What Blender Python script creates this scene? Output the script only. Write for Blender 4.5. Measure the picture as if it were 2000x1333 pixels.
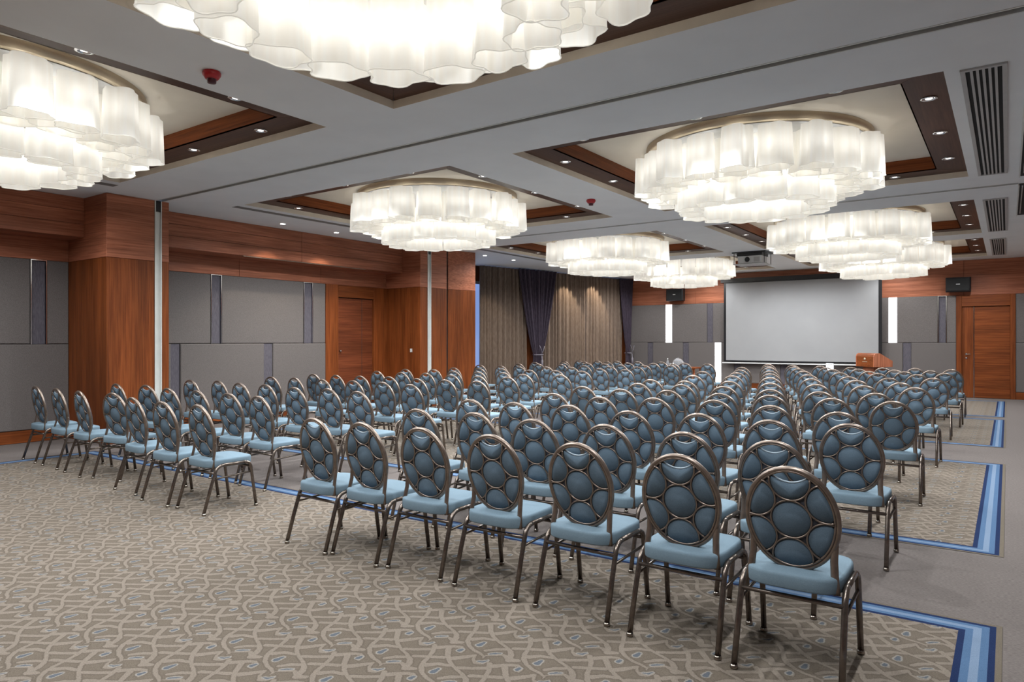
import bpy, math, random
from mathutils import Vector, Matrix

random.seed(7)
for o in list(bpy.data.objects):
    bpy.data.objects.remove(o)
scene = bpy.context.scene
COL = scene.collection
R = math.radians

# ------------------------------------------------------------------ camera
FOC, YAW, EYE = 1361.0, math.atan(967.9 / 1361.0), 1.517
cam = bpy.data.cameras.new('camera')
cam.sensor_width = 36.0
cam.lens = FOC / 2000.0 * 36.0
cam.clip_start, cam.clip_end = 0.05, 200
camo = bpy.data.objects.new('camera', cam)
camo.location = (0, 0, EYE)
camo.rotation_euler = (R(90), 0, YAW)
COL.objects.link(camo)
scene.camera = camo

# ------------------------------------------------------------------ world, exposure
w = bpy.data.worlds.new('world')
scene.world = w
w.use_nodes = True
w.node_tree.nodes['Background'].inputs[0].default_value = (0.45, 0.62, 1.0, 1)
w.node_tree.nodes['Background'].inputs[1].default_value = 0.6
vs = scene.view_settings
vs.view_transform = 'Standard'
vs.look = 'None'
vs.gamma = 1.0
vs.use_curve_mapping = False
vs.exposure = 0.46

# light paths: a few diffuse bounces are enough here
scene.cycles.max_bounces = 6
scene.cycles.diffuse_bounces = 3
scene.cycles.glossy_bounces = 2
scene.cycles.transmission_bounces = 4
scene.cycles.caustics_reflective = False
scene.cycles.caustics_refractive = False
scene.cycles.adaptive_threshold = 0.08

BULB_W = 0.47        # one bulb in a chandelier
SHADE_E = 0.115      # glow of the lit shades
SPOT_W = 150.0       # one downlight of a coffer
SOFFIT_W = 45.0     # small downlights along the left soffit

# ------------------------------------------------------------------ materials
def new_mat(name):
    m = bpy.data.materials.new(name)
    m.use_nodes = True
    nt = m.node_tree
    nt.nodes.clear()
    out = nt.nodes.new('ShaderNodeOutputMaterial')
    return m, nt, out

def lin(c):
    return tuple(((v / 255.0) / 12.92 if v / 255.0 <= 0.04045 else ((v / 255.0 + 0.055) / 1.055) ** 2.4) for v in c)

def principled(nt, out, col, rough=0.5, metal=0.0, spec=0.5):
    b = nt.nodes.new('ShaderNodeBsdfPrincipled')
    b.inputs['Base Color'].default_value = (*col, 1)
    b.inputs['Roughness'].default_value = rough
    b.inputs['Metallic'].default_value = metal
    b.inputs['Specular IOR Level'].default_value = spec
    nt.links.new(b.outputs[0], out.inputs[0])
    return b

def noise_color(nt, c1, c2, scale, detail=3.0, vec='pos', lo=0.35, hi=0.65, rough=0.55):
    if vec == 'pos':
        src = nt.nodes.new('ShaderNodeNewGeometry').outputs['Position']
    else:
        src = nt.nodes.new('ShaderNodeTexCoord').outputs['Object']
    mp = nt.nodes.new('ShaderNodeVectorMath')
    mp.operation = 'MULTIPLY'
    nt.links.new(src, mp.inputs[0])
    mp.inputs[1].default_value = scale
    n = nt.nodes.new('ShaderNodeTexNoise')
    n.inputs['Scale'].default_value = 1.0
    n.inputs['Detail'].default_value = detail
    n.inputs['Roughness'].default_value = rough
    nt.links.new(mp.outputs[0], n.inputs['Vector'])
    r = nt.nodes.new('ShaderNodeValToRGB')
    r.color_ramp.elements[0].position = lo
    r.color_ramp.elements[0].color = (*c1, 1)
    r.color_ramp.elements[1].position = hi
    r.color_ramp.elements[1].color = (*c2, 1)
    nt.links.new(n.outputs['Fac'], r.inputs['Fac'])
    return r.outputs['Color'], n.outputs['Fac']

def bump(nt, b, fac, strength, dist=0.002):
    bp = nt.nodes.new('ShaderNodeBump')
    bp.inputs['Strength'].default_value = strength
    bp.inputs['Distance'].default_value = dist
    nt.links.new(fac, bp.inputs['Height'])
    nt.links.new(bp.outputs[0], b.inputs['Normal'])

def mat_noise(name, c1, c2, scale, rough=0.6, metal=0.0, spec=0.5, bmp=0.0, vec='pos', lo=0.35, hi=0.65, detail=3.0, bdist=0.002):
    m, nt, out = new_mat(name)
    b = principled(nt, out, c1, rough, metal, spec)
    c, f = noise_color(nt, c1, c2, scale, detail, vec, lo, hi)
    nt.links.new(c, b.inputs['Base Color'])
    if bmp:
        bump(nt, b, f, bmp, bdist)
    return m

def mat_wood(name, dark, light, axis, rough=0.42, fine=46.0):
    m, nt, out = new_mat(name)
    b = principled(nt, out, light, rough, 0, 0.22)
    s = {'x': (1.3, fine, fine), 'y': (fine, 1.3, fine), 'z': (fine, fine, 1.3)}[axis]
    c, f = noise_color(nt, dark, light, s, 5.0, 'pos', 0.3, 0.68, 0.65)
    s2 = {'x': (.35, 4, 4), 'y': (4, .35, 4), 'z': (4, 4, .35)}[axis]
    c2, f2 = noise_color(nt, (.72, .72, .72), (1.15, 1.15, 1.15), s2, 3.0)
    mx = nt.nodes.new('ShaderNodeMix')
    mx.data_type = 'RGBA'
    mx.blend_type = 'MULTIPLY'
    mx.inputs[0].default_value = 1.0
    nt.links.new(c, mx.inputs[6])
    nt.links.new(c2, mx.inputs[7])
    nt.links.new(mx.outputs[2], b.inputs['Base Color'])
    bump(nt, b, f, 0.06, 0.001)
    return m

def mat_plain(name, col, rough=0.5, metal=0.0, spec=0.5):
    # a faint procedural mottling keeps even plain paint from being flat
    c2 = tuple(v * 0.93 for v in col)
    return mat_noise(name, c2, col, (7, 7, 7), rough, metal, spec, vec='obj')

def mat_emit(name, col, strength, base=(0.8, 0.8, 0.8), sample=True):
    m, nt, out = new_mat(name)
    b = principled(nt, out, base, 0.5)
    b.inputs['Emission Color'].default_value = (*col, 1)
    b.inputs['Emission Strength'].default_value = strength
    if not sample:
        m.cycles.emission_sampling = 'NONE'
    return m

M = {}
M['ceiling'] = mat_noise('ceiling_paint', (.84, .85, .855), (.87, .88, .885), (2, 2, 2), 0.85, spec=0.2)
M['cream'] = mat_noise('cream_plaster', (.78, .71, .60), (.83, .76, .65), (1.5, 1.5, 1.5), 0.8, spec=0.2)
M['lip'] = mat_plain('beige_lip_paint', (.84, .74, .61), 0.6)
for ax in 'xyz':
    M['wood_' + ax] = mat_wood('teak_veneer_' + ax, (.115, .026, .006), (.265, .072, .018), ax)
    M['dwood_' + ax] = mat_wood('dark_veneer_' + ax, (.235, .074, .037), (.50, .184, .102), ax)
    M['swood_' + ax] = mat_wood('soffit_veneer_' + ax, (.07, .030, .018), (.13, .060, .036), ax, 0.42)
M['door'] = mat_wood('dark_door_veneer', (.10, .024, .010), (.21, .058, .022), 'y')
M['fabric'] = mat_noise('grey_wall_fabric', (.122, .108, .103), (.180, .161, .154), (90, 90, 160), 0.9, spec=0.15, bmp=0.25)
M['strip'] = mat_noise('purple_grey_fabric', (.085, .077, .094), (.135, .124, .144), (110, 110, 12), 0.85, spec=0.2)
M['chrome'] = mat_plain('chrome', (.82, .82, .84), 0.12, 1.0)
M['alu'] = mat_plain('aluminium', (.72, .73, .70), 0.45, 0.2)
M['black'] = mat_plain('black_plastic', (.012, .012, .014), 0.35)
M['dark'] = mat_plain('dark_void', (.008, .008, .008), 0.8)
M['grout'] = mat_plain('shadow_gap', (.04, .035, .032), 0.9)
M['slot'] = mat_plain('slot_grey', (.22, .21, .20), 0.7)
M['red'] = mat_plain('red_plastic', (.42, .015, .02), 0.35)
M['darkred'] = mat_plain('dark_red_plastic', (.07, .004, .012), 0.4)
M['white'] = mat_plain('white_plastic', (.78, .78, .77), 0.45)
M['vent'] = mat_plain('vent_paint', (.5, .49, .48), 0.5)
M['screen'] = mat_noise('projection_fabric', (.335, .335, .34), (.355, .355, .36), (1, 1, 1), 0.9, spec=0.1)
M['canopy'] = mat_plain('brushed_champagne_metal', (.60, .50, .36), 0.42, 0.6)
M['bronze'] = mat_noise('bronze_metal', (.21, .165, .135), (.27, .215, .18), (30, 30, 30), 0.34, 0.8, vec='obj')
M['bronze_dark'] = mat_noise('dark_bronze_leg', (.155, .126, .107), (.215, .178, .154), (30, 30, 60), 0.26, 0.85, vec='obj')  # darker bronze tone for legs, rails and crossbars
M['foot'] = mat_plain('nickel_foot', (.35, .31, .27), 0.25, 1.0)
M['blue'] = mat_noise('blue_weave', (.150, .220, .275), (.210, .290, .350), (420, 420, 420), 0.88, spec=0.2, bmp=0.2, vec='obj', bdist=0.001)
M['bluedark'] = mat_noise('slate_blue_weave', (.098, .145, .190), (.140, .194, .248), (420, 420, 420), 0.9, spec=0.15, bmp=0.2, vec='obj', bdist=0.001)
M['padgap'] = mat_noise('shaded_pad_back', (.055, .058, .070), (.080, .084, .100), (420, 420, 420), 0.9, spec=0.15, vec='obj')  # pad darkened to paint in the shade between the cushion rounds
M['rim_highlight'] = mat_plain('pale_rim_highlight', (.42, .52, .60), 0.5)  # highlight on the grip rim, put into a pale colour
M['curtain'] = mat_noise('taupe_curtain', (.150, .108, .082), (.215, .160, .124), (60, 60, 8), 0.9, spec=0.15)
M['drape'] = mat_noise('aubergine_drape', (.045, .033, .048), (.075, .057, .078), (60, 60, 8), 0.85, spec=0.25)
M['rope'] = mat_plain('silver_cord', (.26, .24, .28), 0.5)
M['strip_light'] = mat_emit('strip_light', (.93, .95, 1.0), 5.0)
M['lamp'] = mat_emit('lamp_disc', (1.0, .95, .88), 2.2, sample=False)
M['lampon'] = mat_emit('lit_lamp_disc', (1.0, .96, .9), 9.0, sample=False)
M['sky'] = mat_emit('daylight_pane', (.28, .46, 1.0), .45)
M['navy'] = mat_noise('navy_pile', (.007, .016, .055), (.013, .027, .082), (260, 260, 260), 0.95, spec=0.1)
M['midblue'] = mat_noise('mid_blue_pile', (.058, .110, .205), (.082, .148, .255), (260, 260, 260), 0.95, spec=0.1)
M['paleblue'] = mat_noise('pale_blue_pile', (.135, .192, .285), (.178, .242, .335), (260, 260, 260), 0.95, spec=0.1)
M['olive'] = mat_noise('olive_pile', (.115, .095, .072), (.155, .130, .100), (260, 260, 260), 0.95, spec=0.1)
M['taupe'] = mat_noise('taupe_pile', (.116, .099, .092), (.176, .153, .143), (55, 190, 100), 0.95, spec=0.1, bmp=0.3, detail=4)

# lamp shade: thin milky glass lit by the bulbs inside
def mat_shade():
    m, nt, out = new_mat('milk_glass_shade')
    tr = nt.nodes.new('ShaderNodeBsdfTranslucent')
    df = nt.nodes.new('ShaderNodeBsdfDiffuse')
    em = nt.nodes.new('ShaderNodeEmission')
    c, f = noise_color(nt, (.86, .83, .76), (.94, .93, .90), (15, 15, .3), 1.0, 'obj', 0.2, 0.8)
    nt.links.new(c, tr.inputs[0])
    nt.links.new(c, df.inputs[0])
    nt.links.new(c, em.inputs[0])
    em.inputs[1].default_value = SHADE_E
    mx = nt.nodes.new('ShaderNodeMixShader')
    mx.inputs[0].default_value = 0.45
    nt.links.new(tr.outputs[0], mx.inputs[1])
    nt.links.new(df.outputs[0], mx.inputs[2])
    ad = nt.nodes.new('ShaderNodeAddShader')
    nt.links.new(mx.outputs[0], ad.inputs[0])
    nt.links.new(em.outputs[0], ad.inputs[1])
    nt.links.new(ad.outputs[0], out.inputs[0])
    return m
M['shade'] = mat_shade()
M['rim'] = mat_emit('milk_glass_rim', (.95, .92, .84), .3, (.62, .6, .54), False)

def mat_glass(name, col):
    m, nt, out = new_mat(name)
    g = nt.nodes.new('ShaderNodeBsdfGlass')
    g.inputs['Color'].default_value = (*col, 1)
    g.inputs['Roughness'].default_value = 0.05
    g.inputs['IOR'].default_value = 1.3
    d = nt.nodes.new('ShaderNodeBsdfDiffuse')
    d.inputs[0].default_value = (.8, .84, .88, 1)
    mx = nt.nodes.new('ShaderNodeMixShader')
    mx.inputs[0].default_value = 0.25
    nt.links.new(g.outputs[0], mx.inputs[1])
    nt.links.new(d.outputs[0], mx.inputs[2])
    nt.links.new(mx.outputs[0], out.inputs[0])
    return m
M['glass'] = mat_glass('clear_glass', (.92, .95, .97))

# woven ribbon carpet: a 0.343 m repeat drawn with capsule distances
SEGS = [(-0.289, 0.615, 0.045, -0.152, 0.443, 0.04), (-0.152, 0.443, 0.04, -0.003, 0.312, 0.032), (-0.003, 0.312, 0.032, 0.175, 0.213, 0.025), (0.175, 0.213, 0.025, 0.353, 0.143, 0.028), (0.353, 0.143, 0.028, 0.496, 0.052, 0.041), (0.496, 0.052, 0.041, 0.569, -0.041, 0.046), (0.569, -0.041, 0.046, 0.612, -0.152, 0.048), (0.633, -0.169, 0.064, 0.738, -0.114, 0.041), (0.592, -0.125, 0.057, 0.472, -0.09, 0.025), (0.472, -0.09, 0.025, 0.28, -0.248, 0.013), (-0.525, 0.586, 0.04, -0.414, 0.426, 0.036), (-0.414, 0.426, 0.036, -0.344, 0.259, 0.03), (-0.344, 0.259, 0.03, -0.297, 0.105, 0.036), (-0.297, 0.105, 0.036, -0.224, -0.026, 0.038), (-0.224, -0.026, 0.038, -0.102, -0.14, 0.032), (-0.102, -0.14, 0.032, 0.05, -0.213, 0.03), (0.05, -0.213, 0.03, 0.178, -0.239, 0.027), (0.178, -0.239, 0.027, 0.283, -0.286, 0.019), (0.283, -0.286, 0.019, 0.297, -0.344, 0.007), (0.152, -0.318, 0.023, 0.207, -0.44, 0.021), (0.207, -0.44, 0.021, 0.3, -0.501, 0.039), (0.3, -0.501, 0.039, 0.379, -0.475, 0.029), (0.379, -0.475, 0.029, 0.417, -0.379, 0.019), (0.417, -0.379, 0.019, 0.385, -0.324, 0.011), (-0.429, 0.566, 0.053, -0.347, 0.653, 0.048), (-0.347, 0.653, 0.048, -0.265, 0.726, 0.042), (-0.265, 0.726, 0.042, -0.178, 0.764, 0.032), (-0.178, 0.764, 0.032, -0.099, 0.746, 0.011), (-0.099, 0.746, 0.011, -0.058, 0.691, 0.009), (-0.058, 0.691, 0.009, -0.064, 0.621, 0.018), (-0.064, 0.621, 0.018, -0.122, 0.621, 0.008), (-0.122, 0.621, 0.008, -0.187, 0.726, 0.007), (0.21, -0.749, 0.043, 0.359, -0.659, 0.041), (0.359, -0.659, 0.041, 0.51, -0.545, 0.042), (-0.522, 0.169, 0.043, -0.385, 0.245, 0.039), (-0.385, 0.245, 0.039, -0.169, 0.364, 0.044), (-0.201, 0.067, 0.055, -0.09, 0.184, 0.042), (-0.09, 0.184, 0.042, 0.073, 0.23, 0.036), (-0.029, 0.434, 0.058, 0.058, 0.534, 0.052), (0.058, 0.534, 0.052, 0.146, 0.653, 0.039), (0.187, -0.125, 0.034, 0.28, -0.006, 0.044), (0.28, -0.006, 0.044, 0.394, 0.073, 0.036)]
BLUE = [(0.0, -0.035, 0.045, 0.006, 0.07, 0.024), (0.3, -0.443, 0.011, 0.362, -0.426, 0.022), (0.362, -0.426, 0.022, 0.394, -0.359, 0.011), (0.3, -0.175, 0.015, 0.347, -0.122, 0.022), (0.347, -0.122, 0.022, 0.414, -0.073, 0.011), (-0.12, 0.662, 0.036, -0.114, 0.714, 0.027)]

def mat_carpet():
    m, nt, out = new_mat('ribbon_carpet')
    b = principled(nt, out, (.2, .16, .12), 0.95, 0, 0.1)
    N = nt.nodes.new
    L = nt.links.new
    pos = N('ShaderNodeNewGeometry').outputs['Position']
    off = N('ShaderNodeVectorMath'); off.operation = 'ADD'
    L(pos, off.inputs[0]); off.inputs[1].default_value = (2.138 + 34.3, -2.747 + 34.3, 0)
    # slight waviness of the hand-tufted edge
    nz = N('ShaderNodeTexNoise'); nz.inputs['Scale'].default_value = 90; nz.inputs['Detail'].default_value = 1
    L(pos, nz.inputs['Vector'])
    sc = N('ShaderNodeVectorMath'); sc.operation = 'SCALE'; sc.inputs['Scale'].default_value = 1 / .343
    L(off.outputs[0], sc.inputs[0])
    wob = N('ShaderNodeVectorMath'); wob.operation = 'MULTIPLY_ADD'
    L(nz.outputs['Color'], wob.inputs[0]); wob.inputs[1].default_value = (.022, .022, 0); L(sc.outputs[0], wob.inputs[2])
    fr = N('ShaderNodeVectorMath'); fr.operation = 'FRACTION'
    L(wob.outputs[0], fr.inputs[0])
    fz = N('ShaderNodeVectorMath'); fz.operation = 'MULTIPLY'; fz.inputs[1].default_value = (1, 1, 0)
    L(fr.outputs[0], fz.inputs[0])
    p = fz.outputs[0]
    def field(S):
        acc = None
        for ax, ay, ar, bx, by, br in S:
            for i in range(-3, 4):
                for j in range(-3, 4):
                    r = max(ar, br) + .03
                    x0, x1, y0, y1 = ax + i, bx + i, ay + j, by + j
                    if not (min(x0, x1) - r < 1 and max(x0, x1) + r > 0 and min(y0, y1) - r < 1 and max(y0, y1) + r > 0):
                        continue
                    vx, vy = bx - ax, by - ay
                    LL = vx * vx + vy * vy + 1e-9
                    pa = N('ShaderNodeVectorMath'); pa.operation = 'SUBTRACT'
                    L(p, pa.inputs[0]); pa.inputs[1].default_value = (x0, y0, 0)
                    dt = N('ShaderNodeVectorMath'); dt.operation = 'DOT_PRODUCT'
                    L(pa.outputs[0], dt.inputs[0]); dt.inputs[1].default_value = (vx / LL, vy / LL, 0)
                    h = N('ShaderNodeClamp'); L(dt.outputs['Value'], h.inputs[0])
                    ma = N('ShaderNodeVectorMath'); ma.operation = 'SCALE'
                    ma.inputs[0].default_value = (vx, vy, 0); L(h.outputs[0], ma.inputs['Scale'])
                    ds = N('ShaderNodeVectorMath'); ds.operation = 'DISTANCE'
                    L(pa.outputs[0], ds.inputs[0]); L(ma.outputs[0], ds.inputs[1])
                    rr = N('ShaderNodeMath'); rr.operation = 'MULTIPLY_ADD'
                    L(h.outputs[0], rr.inputs[0]); rr.inputs[1].default_value = ar - br; rr.inputs[2].default_value = -ar
                    d = N('ShaderNodeMath'); d.operation = 'ADD'
                    L(ds.outputs['Value'], d.inputs[0]); L(rr.outputs[0], d.inputs[1])
                    if acc is None:
                        acc = d.outputs[0]
                    else:
                        mn = N('ShaderNodeMath'); mn.operation = 'MINIMUM'
                        L(acc, mn.inputs[0]); L(d.outputs[0], mn.inputs[1])
                        acc = mn.outputs[0]
        return acc
    d1 = field(SEGS)
    d2 = field(BLUE)
    def ramp(src, stops):
        mr = N('ShaderNodeMapRange')
        mr.inputs['From Min'].default_value = -.05; mr.inputs['From Max'].default_value = .05
        L(src, mr.inputs['Value'])
        r = N('ShaderNodeValToRGB')
        els = r.color_ramp.elements
        while len(els) < len(stops):
            els.new(0.5)
        for e, (ps, c) in zip(els, stops):
            e.position = (ps + .05) / .1
            e.color = c
        L(mr.outputs[0], r.inputs[0])
        return r
    light, darkl, base = (.202, .169, .139, 1), (.116, .095, .075, 1), (.134, .110, .086, 1)
    r1 = ramp(d1, [(-.006, light), (.004, darkl), (.016, darkl), (.03, base)])
    blue, rim = (.095, .106, .122, 1), (.235, .215, .19, 1)
    r2 = ramp(d2, [(-.006, blue), (.002, rim), (.018, rim), (.02, rim)])
    msk = N('ShaderNodeMapRange'); msk.inputs['From Min'].default_value = .016; msk.inputs['From Max'].default_value = .026
    msk.inputs['To Min'].default_value = 1; msk.inputs['To Max'].default_value = 0
    L(d2, msk.inputs['Value'])
    mx = N('ShaderNodeMix'); mx.data_type = 'RGBA'
    L(msk.outputs[0], mx.inputs[0]); L(r1.outputs[0], mx.inputs[6]); L(r2.outputs[0], mx.inputs[7])
    c, f = noise_color(nt, (.80, .80, .80), (1.16, 1.16, 1.16), (240, 240, 240), 3.0)
    mm = N('ShaderNodeMix'); mm.data_type = 'RGBA'; mm.blend_type = 'MULTIPLY'; mm.inputs[0].default_value = 1
    L(mx.outputs[2], mm.inputs[6]); L(c, mm.inputs[7])
    L(mm.outputs[2], b.inputs['Base Color'])
    bump(nt, b, f, 0.3, 0.002)
    return m
M['carpet'] = mat_carpet()

# ------------------------------------------------------------------ mesh helpers
class MB:
    def __init__(self):
        self.v, self.f, self.s, self.m = [], [], [], []
    def add(self, vs, fs, smooth=False, mi=0):
        o = len(self.v)
        self.v += [tuple(p) for p in vs]
        for f in fs:
            self.f.append(tuple(i + o for i in f)); self.s.append(smooth); self.m.append(mi)
        return self
    def box(self, x0, x1, y0, y1, z0, z1, mi=0):
        return self.add([(x0, y0, z0), (x1, y0, z0), (x1, y1, z0), (x0, y1, z0), (x0, y0, z1), (x1, y0, z1), (x1, y1, z1), (x0, y1, z1)],
                        [(0, 3, 2, 1), (4, 5, 6, 7), (0, 1, 5, 4), (1, 2, 6, 5), (2, 3, 7, 6), (3, 0, 4, 7)], False, mi)
    def slab(self, F, a0, a1, z0, z1, d0, d1, bev=0.0):
        # box in a wall frame (a along, z up, d out of the wall) with chamfered front edges
        o, ea, n = F
        P = lambda a, z, d: (o[0] + ea[0] * a + n[0] * d, o[1] + ea[1] * a + n[1] * d, z)
        b = bev
        vs = [P(a0, z0, d0), P(a1, z0, d0), P(a1, z1, d0), P(a0, z1, d0),
              P(a0, z0, d1 - b), P(a1, z0, d1 - b), P(a1, z1, d1 - b), P(a0, z1, d1 - b)]
        fs = [(0, 1, 5, 4), (1, 2, 6, 5), (2, 3, 7, 6), (3, 0, 4, 7), (3, 2, 1, 0)]
        if b > 0:
            vs += [P(a0 + b, z0 + b, d1), P(a1 - b, z0 + b, d1), P(a1 - b, z1 - b, d1), P(a0 + b, z1 - b, d1)]
            fs += [(4, 5, 9, 8), (5, 6, 10, 9), (6, 7, 11, 10), (7, 4, 8, 11), (8, 9, 10, 11)]
        else:
            fs += [(4, 5, 6, 7)]
        return self.add(vs, fs)
    def tube(self, pts, r, seg=8, closed=False, caps=True, r2=None, up=None):
        pts = [Vector(p) for p in pts]
        n = len(pts)
        rr = r if isinstance(r, (list, tuple)) else [r] * n
        rows = []
        prev = None
        for i, p in enumerate(pts):
            if closed:
                t = pts[(i + 1) % n] - pts[i - 1]
            else:
                t = pts[min(i + 1, n - 1)] - pts[max(i - 1, 0)]
            t.normalize()
            if up is not None:
                a = Vector(up)
            elif prev is None:
                a = Vector((0, 0, 1)) if abs(t.z) < .9 else Vector((1, 0, 0))
            else:
                a = prev
            a = (a - t * a.dot(t)).normalized()
            prev = a
            bq = t.cross(a)
            rb = rr[i] if r2 is None else r2
            rows.append([p + a * (rr[i] * math.cos(2 * math.pi * k / seg)) + bq * (rb * math.sin(2 * math.pi * k / seg)) for k in range(seg)])
        vs = [q for row in rows for q in row]
        fs = []
        for i in range(n if closed else n - 1):
            j = (i + 1) % n
            for k in range(seg):
                l = (k + 1) % seg
                fs.append((i * seg + k, i * seg + l, j * seg + l, j * seg + k))
        self.add(vs, fs, True)
        if caps and not closed:
            o = len(self.v) - len(vs)
            self.f.append(tuple(o + k for k in range(seg - 1, -1, -1))); self.s.append(False); self.m.append(0)
            self.f.append(tuple(o + (n - 1) * seg + k for k in range(seg))); self.s.append(False); self.m.append(0)
        return self
    def lathe(self, prof, seg=24, c=(0, 0, 0), smooth=True, mi=0):
        vs = []
        for r, z in prof:
            for k in range(seg):
                a = 2 * math.pi * k / seg
                vs.append((c[0] + r * math.cos(a), c[1] + r * math.sin(a), c[2] + z))
        fs = []
        for i in range(len(prof) - 1):
            for k in range(seg):
                l = (k + 1) % seg
                fs.append((i * seg + k, i * seg + l, (i + 1) * seg + l, (i + 1) * seg + k))
        return self.add(vs, fs, smooth, mi)
    def mesh(self, name, mats):
        me = bpy.data.meshes.new(name)
        me.from_pydata(self.v, [], self.f)
        if not isinstance(mats, (list, tuple)):
            mats = [mats]
        for q in mats:
            me.materials.append(q)
        me.polygons.foreach_set('use_smooth', self.s)
        me.polygons.foreach_set('material_index', self.m)
        me.update()
        return me
    def obj(self, name, mats, parent=None, loc=None):
        return link(name, self.mesh(name, mats), parent, loc)

def link(name, data, parent=None, loc=None, rz=0.0):
    o = bpy.data.objects.new(name, data)
    COL.objects.link(o)
    if loc is not None:
        o.location = loc
    if rz:
        o.rotation_euler = (0, 0, rz)
    if parent is not None:
        o.parent = parent
    return o

def thing(name, label, cat, loc=(0, 0, 0), rz=0.0, group=None):
    return tag(link(name, None, None, loc, rz), label, cat, group)

def tag(o, label, cat, group=None):
    o['label'] = label
    o['category'] = cat
    if group:
        o['group'] = group
    return o

def struct(o, label, cat):
    o['kind'] = 'structure'
    o['label'] = label
    o['category'] = cat
    return o

ORD = ['first', 'second', 'third', 'fourth', 'fifth', 'sixth', 'seventh', 'eighth', 'ninth', 'tenth', 'eleventh', 'twelfth', 'thirteenth']

# ------------------------------------------------------------------ room dimensions
ZC = 3.685
XL, YB, XR, YR = -11.975, 22.3, 1.7, -3.2
FL = ((XL, 0, 0), (0, 1, 0), (1, 0, 0))              # left wall: a = Y, d = +X
FB = ((0, YB, 0), (1, 0, 0), (0, -1, 0))             # back wall: a = X, d = -Y
FT = (.1931, .9812)
FF = ((-12.6, 13.3, 0), (FT[0], FT[1], 0), (FT[1], -FT[0], 0))   # slanting window front

# ------------------------------------------------------------------ floor
floor = MB().box(-14, XR + .2, YR - .2, YB + .4, -.12, 0).obj('floor', M['taupe'])
struct(floor, 'plain taupe carpet laid across the whole hall floor', 'floor')
CX0, CX1 = -10.23, -.048
for (y0, y1) in ((-2.6, 4.486), (5.99, 10.45), (12.1, 16.36), (16.92, 21.35)):
    mb = MB()
    edges = [0, .028, .062, .098, .132, .162]
    mats = [M['olive'], M['navy'], M['midblue'], M['paleblue'], M['midblue'], M['navy'], M['carpet']]
    offs = [-.026] + edges
    for k in range(6):
        a, b = offs[k], offs[k + 1]
        q = [(CX0 + a, y0 + a), (CX1 - a, y0 + a), (CX1 - a, y1 - a), (CX0 + a, y1 - a)]
        r = [(CX0 + b, y0 + b), (CX1 - b, y0 + b), (CX1 - b, y1 - b), (CX0 + b, y1 - b)]
        for i in range(4):
            j = (i + 1) % 4
            mb.add([(*q[i], .003), (*q[j], .003), (*r[j], .003), (*r[i], .003)], [(0, 1, 2, 3)], False, k)
    b = offs[6]
    mb.add([(CX0 + b, y0 + b, .003), (CX1 - b, y0 + b, .003), (CX1 - b, y1 - b, .003), (CX0 + b, y1 - b, .003)], [(0, 1, 2, 3)], False, 6)
    mb.obj('carpet_inlay', mats, floor)

# ------------------------------------------------------------------ ceiling with eight coffers
BAYS = [(.27, 4.66), (6.57, 10.96), (12.80, 16.82), (17.67, 21.45)]
COLS = [(-9.90, -5.62), (-4.67, -.42)]
TR1, TR2 = (5.575, 5.685), (11.775, 11.885)
xs = [-14, -10.70, -9.90, -5.62, -4.67, -.42, .12, XR + .2]
ys = sorted([YR - .2, YB + .4] + [v for b in BAYS for v in b] + list(TR1) + list(TR2))
mb = MB()
for i in range(len(xs) - 1):
    for j in range(len(ys) - 1):
        xm, ym = (xs[i] + xs[i + 1]) / 2, (ys[j] + ys[j + 1]) / 2
        if any(c[0] < xm < c[1] for c in COLS) and any(b[0] < ym < b[1] for b in BAYS):
            continue
        if -10.7 < xm < .12 and (TR1[0] < ym < TR1[1] or TR2[0] < ym < TR2[1]):
            continue
        mb.add([(xs[i], ys[j], ZC), (xs[i], ys[j + 1], ZC), (xs[i + 1], ys[j + 1], ZC), (xs[i + 1], ys[j], ZC)], [(0, 1, 2, 3)])
# closed upper side of the slab
mb.add([(-14, YR - .2, 4.05), (XR + .2, YR - .2, 4.05), (XR + .2, YB + .4, 4.05), (-14, YB + .4, 4.05)], [(0, 1, 2, 3)])
ceiling = mb.obj('ceiling', M['ceiling'])
struct(ceiling, 'flat grey painted ceiling with eight recessed square coffers', 'ceiling')

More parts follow.
